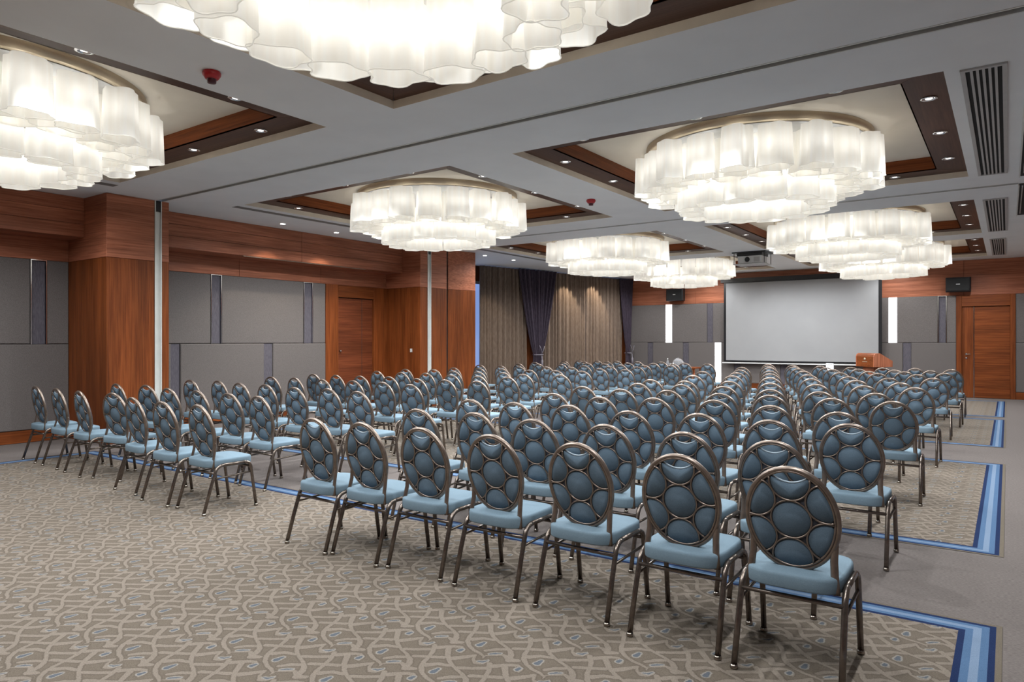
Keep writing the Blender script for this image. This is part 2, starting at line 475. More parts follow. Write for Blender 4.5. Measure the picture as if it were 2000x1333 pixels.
ZS, ZT, IN = 3.760, 3.935, .342
def coffer(x0, x1, y0, y1):
    c = MB().add([(x0 + IN - .01, y0 + IN - .01, ZT), (x0 + IN - .01, y1 - IN + .01, ZT), (x1 - IN + .01, y1 - IN + .01, ZT), (x1 - IN + .01, y0 + IN - .01, ZT)], [(0, 1, 2, 3)]).obj('coffer', M['cream'], ceiling)
    o = [(x0, y0), (x1, y0), (x1, y1), (x0, y1)]
    i = [(x0 + IN, y0 + IN), (x1 - IN, y0 + IN), (x1 - IN, y1 - IN), (x0 + IN, y1 - IN)]
    for k in range(4):
        l = (k + 1) % 4
        ax = 'x' if k % 2 == 0 else 'y'
        g = .003
        def sh(p, q, t):
            return (p[0] + (q[0] - p[0]) * t, p[1] + (q[1] - p[1]) * t)
        L = math.dist(o[k], o[l])
        a, b = sh(o[k], o[l], g / L), sh(o[l], o[k], g / L)
        d, e = sh(i[k], i[l], g / L), sh(i[l], i[k], g / L)
        MB().add([(*a, ZS), (*b, ZS), (*e, ZS), (*d, ZS), (*a, ZS + .012), (*b, ZS + .012), (*e, ZS + .012), (*d, ZS + .012)],
                 [(0, 3, 2, 1), (4, 5, 6, 7), (0, 1, 5, 4), (1, 2, 6, 5), (2, 3, 7, 6), (3, 0, 4, 7)]).obj('soffit_board', M['swood_' + ax], c)
        # riser of teak above the soffit
        nx, ny = [(0, -1), (1, 0), (0, 1), (-1, 0)][k]
        t = .012
        d2, e2 = (d[0] + nx * t, d[1] + ny * t), (e[0] + nx * t, e[1] + ny * t)
        MB().add([(*d, ZS), (*e, ZS), (*e, ZT), (*d, ZT), (*d2, ZS), (*e2, ZS), (*e2, ZT), (*d2, ZT)],
                 [(0, 1, 2, 3), (7, 6, 5, 4), (0, 4, 5, 1), (1, 5, 6, 2), (2, 6, 7, 3), (3, 7, 4, 0)]).obj('riser_board', M['wood_' + ax], c)
        # painted lip hanging between ceiling and soffit
        a3, b3 = (o[k][0] + nx * t, o[k][1] + ny * t), (o[l][0] + nx * t, o[l][1] + ny * t)
        MB().add([(*o[k], ZC), (*o[l], ZC), (*o[l], ZS), (*o[k], ZS), (*a3, ZC + .001), (*b3, ZC + .001), (*b3, ZS), (*a3, ZS)],
                 [(0, 1, 2, 3), (7, 6, 5, 4), (0, 4, 5, 1), (1, 5, 6, 2), (2, 6, 7, 3), (3, 7, 4, 0)]).obj('lip', M['lip'], c)
    return c
for bx in COLS:
    for by in BAYS:
        coffer(bx[0], bx[1], by[0], by[1])

# partition tracks let into the ceiling
for (y0, y1) in (TR1, TR2):
    t = MB().box(-10.7, .12, y0, y1, ZC + .055, ZC + .065).obj('partition_track', M['grout'], ceiling)
    for (a, b) in ((y0, y0 + .018), (y1 - .018, y1)):
        MB().box(-10.7, .12, a, b, ZC - .004, ZC + .056).obj('track_edge', M['alu'], t)
    ym = (y0 + y1) / 2
    MB().box(-10.7, .12, ym - .010, ym + .010, ZC + .02, ZC + .055).obj('track_rail', M['chrome'], t)
for (y0, y1) in ((5.60, 11.28), (11.86, 14.74)):
    t = MB().box(.125, .60, y0, y1, ZC - .012, ZC - .002).obj('partition_pocket', M['grout'], ceiling)
    MB().box(.12, .135, y0, y1, ZC - .03, ZC - .001).obj('track_edge', M['alu'], t)
    MB().box(.16, .175, y0 + .05, y1 - .3, ZC - .035, ZC - .001).obj('track_edge', M['chrome'], t)
# long slot diffusers on the left of the left coffers
for (y0, y1) in ((.4, 4.72), (6.56, 11.0), (12.7, 16.9), (17.7, 21.4)):
    MB().box(-10.22, -10.07, y0, y1, ZC - .003, ZC + .02).obj('slot_diffuser', M['slot'], ceiling)

# ------------------------------------------------------------------ back wall
wb = MB().box(-12.4, XR + .2, YB, YB + .2, 0, ZC + .01).obj('wall_back', M['grout'])
struct(wb, 'back wall of teak panels above grey fabric panels behind the screen', 'wall')
ZP, ZM, ZB = 2.747, 1.468, .185
def panel(parent, name, F, a0, a1, z0, z1, d, mat, bev=.004, d0=0.0):
    return MB().slab(F, a0 + .002, a1 - .002, z0 + .002, z1 - .002, d0, d, bev).obj(name, mat, parent)
sx = [-11.0, -8.4, -5.6, -3.2, -.955, 1.6]
for a, b in zip(sx, sx[1:]):
    panel(wb, 'wood_panel', FB, a, b, ZP, ZC, .03, M['dwood_x'], .003)
def metal_frame(parent, F, a0, a1, z0, z1, d, w=.014, sides=True):
    mb = MB()
    mb.slab(F, a0, a1, z1 - w, z1, 0, d)
    mb.slab(F, a0, a0 + w, z0, z1 - w, 0, d)
    mb.slab(F, a1 - w, a1, z0, z1 - w, 0, d)
    return mb.obj('chrome_frame', M['chrome'], parent)
def row_of_panels(wall, F, spans, z0, z1, depth):
    for kind, a, b in spans:
        if kind == 'f':
            panel(wall, 'fabric_panel', F, a, b, z0, z1, depth, M['fabric'], .012)
        elif kind == 's':
            panel(wall, 'strip_panel', F, a, b, z0, z1, depth * .55, M['strip'], .003)
        elif kind == 'c':
            panel(wall, 'strip_panel', F, a + .016, b - .016, z0, z1 - .016, depth * .55, M['strip'], .003)
            metal_frame(wall, F, a, b, z0, z1, depth + .006)
        elif kind == 'l':
            panel(wall, 'light_strip', F, a, b, z0, z1, depth * .7, M['strip_light'], .003)
row_of_panels(wb, FB, [('f', -11.0, -9.442), ('l', -9.442, -9.222), ('f', -9.222, -8.003), ('s', -8.003, -7.815), ('f', -7.815, -6.0), ('l', -6.0, -5.8), ('f', -5.8, -4.4), ('s', -4.4, -4.2), ('f', -4.2, -2.744), ('l', -2.744, -2.54), ('f', -2.54, -1.552), ('c', -1.552, -1.349), ('f', -1.349, -1.126)], ZM, ZP, .05)
row_of_panels(wb, FB, [('f', -11.0, -10.097), ('s', -10.097, -9.905), ('f', -9.905, -8.825), ('s', -8.825, -8.63), ('f', -8.63, -7.747), ('l', -7.747, -7.545), ('f', -7.545, -7.12), ('s', -7.12, -6.92), ('f', -6.92, -5.7), ('s', -5.7, -5.5), ('f', -5.5, -4.39), ('l', -4.39, -4.19), ('f', -4.19, -2.39), ('s', -2.39, -2.187), ('f', -2.187, -1.126)], ZB, ZM, .055)
row_of_panels(wb, FB, [('f', .17, 1.6)], ZM, ZP, .05)
row_of_panels(wb, FB, [('f', .17, 1.6)], ZB, ZM, .055)
for a, b in ((-11.0, -1.126), (.17, 1.6)):
    o = panel(wb, 'baseboard', FB, a, b, 0, ZB, .06, M['wood_x'], .004)

# right-hand door in the back wall
d2 = MB().slab(FB, -1.126, -1.002, 0, ZP, 0, .07, .004).slab(FB, .058, .17, 0, ZP, 0, .07, .004).obj('door_2', M['wood_z'])
struct(d2, 'teak double door with a chrome lever beside the projection screen', 'door')
panel(d2, 'header_board', FB, -1.002, .058, 2.44, ZP, .07, M['wood_x'])
panel(d2, 'door_leaf', FB, -1.0, -.738, .005, 2.437, .03, M['wood_z'])
panel(d2, 'door_leaf', FB, -.722, .056, .005, 2.437, .03, M['wood_x'])
MB().slab(FB, -.735, -.725, .005, 2.43, 0, .036).obj('chrome_strip', M['chrome'], d2)
h = MB().tube([(-.90, YB - .03, 1.167), (-.90, YB - .085, 1.167), (-.80, YB - .09, 1.167)], .011).obj('lever_handle', M['chrome'], d2)
MB().lathe([(0, 0), (.028, 0), (.028, .012), (0, .012)], 16).obj('rose', M['chrome'], h).matrix_basis = Matrix.Translation((-.90, YB - .03, 1.167)) @ Matrix.Rotation(R(90), 4, 'X')
MB().lathe([(0, 0), (.024, 0), (.024, .014), (0, .014)], 16).obj('lock_cylinder', M['chrome'], h).matrix_basis = Matrix.Translation((-.90, YB - .03, 1.06)) @ Matrix.Rotation(R(90), 4, 'X')

# ------------------------------------------------------------------ left wall
wl = MB().box(XL - .2, XL, YR - .2, 13.3, 0, ZC + .01).obj('wall_left', M['grout'])
struct(wl, 'left wall with grey fabric panels, teak panelling and two piers', 'wall')
row_of_panels(wl, FL, [('f', 2.2, 4.326), ('c', 4.326, 4.545), ('f', 4.545, 4.85), ('f', 5.78, 7.226), ('c', 7.226, 7.441), ('f', 7.441, 9.294), ('c', 9.294, 9.53), ('f', 9.53, 9.868)], ZM, ZP, .05)
row_of_panels(wl, FL, [('f', 2.2, 3.35), ('f', 3.35, 4.85), ('f', 5.78, 6.476), ('s', 6.476, 6.643), ('f', 6.643, 8.351), ('s', 8.351, 8.551), ('f', 8.551, 9.868)], ZB, ZM, .055)
row_of_panels(wl, FL, [('f', YR, -.8), ('c', -.8, -.6), ('f', -.6, 1.98), ('c', 1.98, 2.2)], ZM, ZP, .05)
row_of_panels(wl, FL, [('f', YR, .3), ('s', .3, .5), ('f', .5, 2.2)], ZB, ZM, .055)
for a, b in ((YR, 4.85), (5.78, 9.868)):
    panel(wl, 'baseboard', FL, a, b, 0, ZB, .06, M['wood_y'])
for a, b in ((YR, 1.0), (1.0, 4.85), (5.78, 7.813), (7.813, 9.745), (9.745, 11.67)):
    panel(wl, 'wood_panel', FL, a, b, ZP, 3.10, .04, M['dwood_y'], .003)
# projecting fascia boxes below the ceiling, three boards each
for (a, b) in ((YR, 4.85), (5.78, 11.67)):
    cuts = [a, 1.5, b] if a < 0 else [a, 8.85, b]
    for y0, y1 in zip(cuts, cuts[1:]):
        for z0, z1 in ((3.085, 3.285), (3.285, 3.485), (3.485, ZC)):
            panel(wl, 'fascia_board', FL, y0, y1, z0, z1, .565, M['dwood_y'], .003)
MB().slab(FL, 7.55, 10.54, 3.072, 3.082, .52, .57).obj('screen_rail', M['bronze'], wl)

# left door
d1 = MB().slab(FL, 9.868, 10.215, 0, ZP, 0, .06, .004).slab(FL, 11.262, 11.67, 0, ZP, 0, .06, .004).obj('door_1', M['wood_z'])
struct(d1, 'plain teak door recessed in the left wall beside the far pier', 'door')
panel(d1, 'header_board', FL, 10.215, 11.262, 2.478, ZP, .06, M['wood_y'])
panel(d1, 'door_leaf', FL, 10.225, 10.93, .005, 2.47, .012, M['door'])
panel(d1, 'door_leaf', FL, 10.94, 11.255, .005, 2.47, .012, M['door'])
MB().lathe([(0, 0), (.022, 0), (.026, .03), (.014, .05), (0, .05)], 12).obj('door_knob', M['chrome'], d1).matrix_basis = Matrix.Translation((XL + .012, 10.29, 1.30)) @ Matrix.Rotation(R(90), 4, 'Y')

# piers with aluminium partition channels
XP1, XP2 = -10.70, -10.85
p1 = MB().box(XL, XP1 - .02, 4.87, 5.76, 0, ZC).obj('pier', M['grout'], wl)
FP1 = ((XP1 - .02, 0, 0), (0, 1, 0), (1, 0, 0))
FP1s = ((0, 4.87, 0), (1, 0, 0), (0, -1, 0))
for z0, z1, mt in ((0, ZP, 'wood_z'), (ZP, ZC, 'dwood_y')):
    panel(p1, 'wood_panel', FP1, 4.85, 5.555, z0, z1, .02, M[mt], .003)
    panel(p1, 'wood_panel', FP1, 5.665, 5.78, z0, z1, .02, M[mt], .003)
for z0, z1, mt in ((0, ZP, 'wood_z'), (ZP, ZC, 'dwood_x')):
    panel(p1, 'wood_panel', FP1s, XL, XP1, z0, z1, .02, M[mt], .003)
def channel(p, F, a0, a1):
    mb = MB().slab(F, a0, a1, 0, ZC, .0, .006)
    mb.slab(F, a0, a0 + .014, 0, ZC, .006, .026).slab(F, a1 - .014, a1, 0, ZC, .006, .026)
    mb.obj('partition_channel', M['alu'], p)
    MB().slab(F, a0 + .016, a1 - .016, ZC - .17, ZC - .005, .006, .03).obj('channel_stop', M['black'], p)
channel(p1, FP1, 5.557, 5.663)
p2 = MB().add([(XL, 11.69, 0), (XP2 - .02, 11.69, 0), (XP2 - .02, 12.60, 0), (-10.652, 13.42, 0), (-12.6, 13.42, 0),
               (XL, 11.69, ZC), (XP2 - .02, 11.69, ZC), (XP2 - .02, 12.60, ZC), (-10.652, 13.42, ZC), (-12.6, 13.42, ZC)],
              [(0, 1, 6, 5), (1, 2, 7, 6), (2, 3, 8, 7), (3, 4, 9, 8), (4, 0, 5, 9)]).obj('pier', M['grout'], wl)
FP2 = ((XP2 - .02, 0, 0), (0, 1, 0), (1, 0, 0))
FP2s = ((0, 11.69, 0), (1, 0, 0), (0, -1, 0))
ln = math.hypot(.17, .64)
FP2a = ((XP2 - .02, 12.60, 0), (.17 / ln, .64 / ln, 0), (.64 / ln, -.17 / ln, 0))
for z0, z1, mt in ((0, ZP, 'wood_z'), (ZP, ZC, 'dwood_y')):
    panel(p2, 'wood_panel', FP2, 11.67, 11.915, z0, z1, .02, M[mt], .003)
    panel(p2, 'wood_panel', FP2, 12.035, 12.585, z0, z1, .02, M[mt], .003)
    panel(p2, 'wood_panel', FP2a, .03, ln * 1.27, z0, z1, .02, M[mt], .003)
for z0, z1, mt in ((0, ZP, 'wood_z'), (ZP, ZC, 'dwood_x')):
    panel(p2, 'wood_panel', FP2s, XL, XP2, z0, z1, .02, M[mt], .003)
channel(p2, FP2, 11.917, 12.033)
MB().slab(FP2s, -11.16, -11.10, 1.26, 1.34, .02, .035, .004).obj('socket_plate', M['alu'], p2)

# slanting window front behind the curtains
wf = MB().slab(FF, -.3, 9.4, 0, .35, -.55, -.35).slab(FF, -.3, 9.4, 3.25, ZC + .01, -.55, -.35).slab(FF, -.3, .6, .35, 3.25, -.55, -.35).slab(FF, 4.1, 4.66, 0, 3.25, -.55, -.1).slab(FF, 8.7, 9.4, 0, 3.25, -.55, -.1).obj('wall_window', M['wood_z'])
struct(wf, 'slanting teak window wall hidden behind the long curtains', 'wall')
w1 = MB().slab(FF, .6, 8.7, .35, .43, -.5, -.4).slab(FF, .6, 8.7, 3.17, 3.25, -.5, -.4).obj('window_1', M['alu'])
struct(w1, 'tall daylight window glimpsed at the gaps of the curtains', 'window')
for k in range(7):
    a = .6 + k * 1.157
    MB().slab(FF, a, a + .07, .43, 3.17, -.5, -.4).obj('mullion', M['alu'], w1)
    MB().slab(FF, a + .07, a + 1.157, .43, 3.17, -.48, -.46).obj('pane', M['sky'], w1)

# right and rear walls close the hall
wr = MB().box(XR, XR + .2, YR - .2, YB + .4, 0, ZC + .01).obj('wall_right', M['grout'])
struct(wr, 'right wall of grey fabric panels just outside the picture', 'wall')
FR = ((XR, 0, 0), (0, 1, 0), (-1, 0, 0))
for k in range(10):
    a, b = YR + k * 2.55, YR + (k + 1) * 2.55
    panel(wr, 'fabric_panel', FR, a, b, ZM, ZP, .05, M['fabric'], .012)
    panel(wr, 'fabric_panel', FR, a, b, ZB, ZM, .055, M['fabric'], .012)
    panel(wr, 'wood_panel', FR, a, b, ZP, ZC, .03, M['dwood_y'], .003)
    panel(wr, 'baseboard', FR, a, b, 0, ZB, .06, M['wood_y'])
wq = MB().box(-14, XR + .2, YR - .2, YR, 0, ZC + .01).obj('wall_rear', M['wood_z'])
struct(wq, 'teak rear wall behind the camera', 'wall')

# ------------------------------------------------------------------ curtains
def pleats(s, k):
    return .058 * math.sin(s * 2 * math.pi / .185 + 1.3 * math.sin(s * 3.1 + k)) + .016 * math.sin(s * 2 * math.pi / .071 + k)
def curtain(name, s0, s1, label, group, amp=1.0, d=0.0, seed=0):
    mb = MB()
    n = int((s1 - s0) / .016)
    zs = [.015, .9, 1.9, 2.9, 3.66]
    o, ea, nn = FF
    vs = []
    for z in zs:
        for i in range(n + 1):
            s = s0 + (s1 - s0) * i / n
            sw = .012 * math.sin(z * 1.1 + s * 5)
            p = pleats(s + sw, seed) * amp * (1.0 if z < 3.4 else .75)
            vs.append((o[0] + ea[0] * (s + sw) + nn[0] * (d + p), o[1] + ea[1] * (s + sw) + nn[1] * (d + p), z))
    fs = []
    for r in range(len(zs) - 1):
        for i in range(n):
            a = r * (n + 1) + i
            fs.append((a, a + 1, a + n + 2, a + n + 1))
    mb.add(vs, fs, True)
    ob = mb.obj(name, M['curtain'])
    return tag(ob, label, 'curtain', group)
curtain('curtain', 2.26, 4.10, 'taupe pleated curtain between the wood pier and the dark purple drape', 'taupe curtains', seed=1)
curtain('curtain', 4.60, 6.80, 'taupe pleated curtain just right of the central purple drape', 'taupe curtains', seed=2)
curtain('curtain', 6.835, 8.74, 'taupe pleated curtain next to the far corner drape', 'taupe curtains', seed=3)
def drape(name, s0, s1, sc, label, d, wt=.16):
    mb = MB()
    o, ea, nn = FF
    n, rows = 90, 26
    zt = 1.08
    vs = []
    for r in range(rows + 1):
        z = .02 + (3.66 - .02) * r / rows
        if z >= zt:
            t = (z - zt) / (3.66 - zt)
            e = t ** .75
            a = (sc - wt) + (s0 - sc + wt) * e
            b = (sc + wt) + (s1 - sc - wt) * e
        else:
            t = (zt - z) / zt
            e = min(1, t * 1.6) ** .6
            a, b = sc - wt - .10 * e, sc + wt + .10 * e
        wd = b - a
        for i in range(n + 1):
            u = i / n
            p = (.055 * math.sin(u * 2 * math.pi * 8.5 + .8 * math.sin(u * 7)) + .02 * math.sin(u * 2 * math.pi * 19)) * (.35 + .65 * min(1, wd / (s1 - s0)))
            bulge = .06 * math.sin(math.pi * u) * (1 - min(1, wd / (s1 - s0)))
            s = a + wd * u
            dd = d + p + bulge
            vs.append((o[0] + ea[0] * s + nn[0] * dd, o[1] + ea[1] * s + nn[1] * dd, z))
    fs = []
    for r in range(rows):
        for i in range(n):
            a = r * (n + 1) + i
            fs.append((a, a + 1, a + n + 2, a + n + 1))
    mb.add(vs, fs, True)
    ob = mb.obj(name, M['drape'])
    tag(ob, label, 'drape', 'tied purple drapes')
    def P(s, dd, z):
        return (o[0] + ea[0] * s + nn[0] * dd, o[1] + ea[1] * s + nn[1] * dd, z)
    ring = [P(sc + (wt + .002) * math.cos(k * math.pi / 8), d + .02 + .15 * math.sin(k * math.pi / 8), zt + .02) for k in range(16)]
    MB().tube(ring, .013, 6, closed=True).obj('tie_cord', M['rope'], ob)
    MB().tube([P(sc + .03, d + .17, zt + .02), P(sc - .03, d + .2, zt + .16), P(sc - .10, d + .19, zt + .30)], .008, 6).obj('cord_end', M['rope'], ob)
    MB().tube([P(sc - .02, d + .17, zt + .02), P(sc + .05, d + .2, zt + .16), P(sc + .12, d + .18, zt + .28)], .008, 6).obj('cord_end', M['rope'], ob)
    MB().tube([P(sc, d + .18, zt), P(sc, d + .19, zt - .12), P(sc, d + .19, zt - .16), P(sc, d + .19, zt - .40)], [.010, .012, .035, .030], 10).obj('tassel', M['rope'], ob)
    return ob
drape('drape', 3.66, 5.30, 4.46, 'dark purple drape tied into a waist in the middle of the curtains', .14)
drape('drape', 8.46, 9.16, 8.93, 'narrow dark purple drape tied back in the corner beside the screen wall', .14, .07)

# ------------------------------------------------------------------ chandeliers
def shade_mesh(seed):
    rnd = random.Random(seed)
    lob = [rnd.uniform(.11, .16), rnd.uniform(.10, .18), rnd.uniform(.04, .10)]
    ph = [rnd.uniform(0, 6.28) for _ in range(3)]
    seg = 40
    mb = MB()
    vs = []
    rows = [(0.0, 1.0), (.22, .95), (.44, .90)]
    for z, sc in rows:
        for k in range(seg):
            a = 2 * math.pi * k / seg
            r = 1 + .75 * lob[0] * math.cos(5 * a + ph[0]) + .6 * lob[1] * math.cos(3 * a + ph[1]) + .25 * lob[2] * math.cos(7 * a + ph[2])
            vs.append((.172 * r * sc * math.cos(a), .146 * r * sc * math.sin(a), z))
    fs = []
    for i in range(len(rows) - 1):
        for k in range(seg):
            l = (k + 1) % seg
            fs.append((i * seg + k, i * seg + l, (i + 1) * seg + l, (i + 1) * seg + k))
    mb.add(vs, fs, True)
    # rolled rim along the open lower edge
    n0 = len(mb.f)
    mb.tube([vs[k] for k in range(seg)], .0045, 4, closed=True)
    for i in range(n0, len(mb.f)):
        mb.m[i] = 1
    return mb.mesh('shade', [M['shade'], M['rim']])
SHADES = [shade_mesh(s) for s in range(6)]
ROD = MB().tube([(0, 0, 0), (0, 0, .07)], .008, 6).mesh('rod', M['chrome'])
ROD2 = MB().tube([(0, 0, 0), (0, 0, .30)], .008, 6).mesh('rod', M['chrome'])
canopy_mb = MB()
canopy_mb.lathe([(0, -.006), (1.30, -.006), (1.32, 0), (1.32, .08)], 72)
CANOPY = canopy_mb.mesh('canopy', M['canopy'])
plate_mb = MB()
plate_mb.lathe([(0, -.010), (1.26, -.010), (1.26, -.006)], 72)
PLATE = plate_mb.mesh('white_plate', M['white'])
bulb_light = bpy.data.lights.new('chandelier_bulb', 'POINT')
bulb_light.energy = BULB_W
bulb_light.color = (.97, .98, 1.0)
bulb_light.shadow_soft_size = .035
bulb_low = bulb_light.copy()
bulb_low.energy = BULB_W * 1.5
def chandelier(cx, cy, label):
    t = thing('chandelier', label, 'chandelier', (cx, cy, 3.13), 0, 'ring chandeliers in the ceiling coffers')
    z0 = 3.13
    link('canopy', CANOPY, t, (0, 0, 3.855 - z0))
    link('diffuser_plate', PLATE, t, (0, 0, 3.850 - z0))
    rnd = random.Random(int(cx * 31 + cy * 7))
    rings = [(20, 1.305, 3.36, ROD), (16, 1.03, 3.345, ROD), (14, .80, 3.13, ROD2)]
    for ri, (n, rad, zb, rod) in enumerate(rings):
        ph = rnd.uniform(0, 6.28)
        for k in range(n):
            a = ph + 2 * math.pi * k / n
            rr = rad + ((.025 if k % 2 else -.045) if ri == 0 else rnd.uniform(-.03, .03))
            s = link('shade', rnd.choice(SHADES), t, (rr * math.cos(a), rr * math.sin(a), zb - z0 + rnd.uniform(-.012, .012)), a + math.pi / 2 + rnd.choice((0, math.pi)) + rnd.uniform(-.25, .25))
            if ri < 4 and not (ri == 1 and k % 2):
                link('bulb', bulb_light if ri == 0 else bulb_low, t, (rr * math.cos(a), rr * math.sin(a), zb + .24 - z0))
            if ri != 4:
                link('rod', rod, t, ((rr - .05) * math.cos(a), (rr - .05) * math.sin(a), zb + .43 - z0))
    return t
CXL, CXR = -7.75, -2.55
for cx, cy, lb in ((CXL, 2.46, 'large white ring chandelier cut by the left edge of the picture'),
                   (CXR, 2.46, 'biggest nearest white ring chandelier cut by the top of the picture'),
                   (CXL, 8.77, 'white ring chandelier left of centre, above the far pier'),
                   (CXR, 8.77, 'large white ring chandelier on the right, in full view'),
                   (CXL, 14.8, 'white ring chandelier hanging in front of the curtains'),
                   (CXR, 14.8, 'white ring chandelier right of the projector, second from the screen'),
                   (CXL, 19.56, 'small far white ring chandelier just left of the projector'),
                   (CXR, 19.56, 'far white ring chandelier directly above the right end of the screen')):
    chandelier(cx, cy, lb)

# ------------------------------------------------------------------ downlights
RING = MB().lathe([(.066, -.002), (.070, -.010), (.052, -.012), (.046, -.004), (.030, .0)], 24).mesh('bezel', M['chrome'])
LAMP = MB().lathe([(0, -.006), (.030, -.006), (.030, .0)], 20).mesh('lamp', M['lamp'])
LAMPON = MB().lathe([(0, -.010), (.046, -.010), (.046, .0)], 20).mesh('lamp', M['lampon'])
spot = bpy.data.lights.new('downlight_beam', 'SPOT')
spot.energy = SPOT_W; spot.spot_size = R(158); spot.spot_blend = .7; spot.color = (.94, .975, 1.0); spot.shadow_soft_size = .03
spot_far = spot.copy()
spot_far.name = 'downlight_beam_dimmed'
spot_far.energy = SPOT_W * .58
spot_near = spot.copy()
spot_near.name = 'downlight_beam_near'
spot_near.energy = SPOT_W * .60
spot2 = bpy.data.lights.new('soffit_beam', 'SPOT')
spot2.energy = SOFFIT_W; spot2.spot_size = R(100); spot2.spot_blend = .35; spot2.color = (1, .86, .66); spot2.shadow_soft_size = .03
spot3 = spot2.copy()
spot3.energy = SOFFIT_W * 2.2
spot3.spot_size = R(80)
def visible(x, y, z):
    X = x * math.cos(YAW) + y * math.sin(YAW); Z = -x * math.sin(YAW) + y * math.cos(YAW)
    if Z < .3:
        return False
    px, py = 1000 + FOC * X / Z, 666.5 - FOC * (z - EYE) / Z
    return -60 < px < 2060 and -60 < py < 1400
NAMEB = ['nearest', 'second', 'third', 'farthest']
NAMES = ['first', 'middle', 'last']
for ci, (x0, x1) in enumerate(COLS):
    for bi, (y0, y1) in enumerate(BAYS):
        cx, cy = (x0 + x1) / 2, (y0 + y1) / 2
        pos = []
        for k in (-1, 0, 1):
            for side, sx_ in (('left', x0 + .172), ('right', x1 - .172)):
                pos.append((sx_, cy + 1.29 * k * (y1 - y0) / 4.39, side, k + 1))
            for side, sy_ in (('near', y0 + .172), ('far', y1 - .172)):
                pos.append((cx + 1.29 * k, sy_, side, k + 1))
        for (px, py, side, k) in pos:
            if bi > 0 and not visible(px, py, ZS):
                continue
            t = thing('downlight', 'chrome downlight, %s on the %s border of the %s %s coffer' % (NAMES[k], side, NAMEB[bi], ('left', 'right')[ci]), 'downlight', (px, py, ZS), 0, 'chrome downlights in the coffer borders')
            link('bezel', RING, t)
            link('lamp', LAMP, t)
            if side in ('left', 'right') or k == 1:
                link('beam', (spot_near, spot, spot_far, spot_far)[bi], t, (0, 0, -.075))
for k, (px, py) in enumerate(((-10.9, 8.03), (-10.9, 9.29), (-10.77, 13.96), (-10.76, 15.2), (-10.92, 18.9), (-10.75, 20.23))):
    lb = ['lit white downlight over the grey panels, nearer of the pair', 'lit white downlight over the grey panels, farther of the pair', 'lit white downlight beside the wood pier in front of the curtains', 'lit white downlight between the pier and the chandelier by the curtains', 'lit downlight before the curtains, just behind the hanging chandelier', 'lit downlight before the curtains, nearest to the screen wall'][k]
    t = thing('soffit_downlight', lb, 'downlight', (px, py, ZC), 0, 'lit downlights along the left soffit')
    MB().lathe([(.062, .0), (.062, -.006), (.046, -.008), (.046, .0)], 20).obj('bezel', M['white'], t)
    link('lamp', LAMPON, t)
    b = link('beam', spot2, t, (0, 0, -.02))
    b.rotation_euler = (0, R(0 if k < 2 else 14), 0)
    if k > 3:
        b.data = spot3

# ------------------------------------------------------------------ ceiling vents, detectors
def vent(x0, x1, y0, y1, label):
    t = thing('ceiling_vent', label, 'vent', ((x0 + x1) / 2, (y0 + y1) / 2, ZC), 0, 'linear air vents along the right')
    hx, hy = (x1 - x0) / 2, (y1 - y0) / 2
    MB().box(-hx + .02, hx - .02, -hy + .02, hy - .02, -.004, -.001).obj('backing', M['dark'], t)
    f = .034
    MB().box(-hx, hx, -hy, -hy + f, -.016, -.001).box(-hx, hx, hy - f, hy, -.016, -.001).box(-hx, -hx + f, -hy + f, hy - f, -.016, -.001).box(hx - f, hx, -hy + f, hy - f, -.016, -.001).obj('frame', M['vent'], t)
    iw = 2 * hx - 2 * f
    p = iw / 6
    sm = MB().box(-p * .24, p * .24, -hy + f, hy - f, -.015, -.003).mesh('slat', M['vent'])
    for k in range(1, 6):
        link('slat', sm, t, (-hx + f + p * k, 0, 0))
vent(-.312, 0, 6.62, 10.95, 'nearest and largest of the three striped ceiling air vents')
vent(-.312, 0, 12.88, 16.65, 'middle of the three striped ceiling air vents on the right')
vent(-.312, -.03, 17.92, 21.28, 'farthest of the three striped ceiling air vents, by the back wall')
for (x, y, lb) in ((-5.22, 3.17, 'red fire detector on the ceiling below the biggest chandelier'), (-5.20, 9.40, 'small far red fire detector on the ceiling between two coffers')):
    t = thing('fire_detector', lb, 'detector', (x, y, ZC), 0, 'red ceiling fire detectors')
    MB().lathe([(.0, -.062), (.050, -.058), (.070, -.030), (.072, -.012), (.064, .0)], 24).obj('housing', M['red'], t)
    MB().lathe([(0, -.092), (.034, -.090), (.036, -.060)], 20).obj('sensor_head', M['darkred'], t)

# ------------------------------------------------------------------ projection screen
t = thing('projection_screen', 'large white projection screen with black border on the back wall', 'screen', (-5.13, 22.12, .86))
def loc(x, z):
    return x + 5.13, z - .86
MB().box(-2.20, 2.15, -.012, -.006, .045, 2.49).obj('screen_cloth', M['screen'], t)
MB().box(-2.27, -2.20, -.014, -.004, .0, 2.56).box(2.15, 2.24, -.014, -.004, .0, 2.56).box(-2.20, 2.15, -.014, -.004, .0, .045).box(-2.20, 2.15, -.014, -.004, 2.49, 2.56).obj('black_border', M['black'], t)
MB().box(-2.36, 2.32, -.06, .10, 2.52, 2.64).obj('screen_casing', M['black'], t)
MB().box(-2.32, 2.28, -.03, .01, -.05, -.018).obj('weight_bar', M['white'], t)

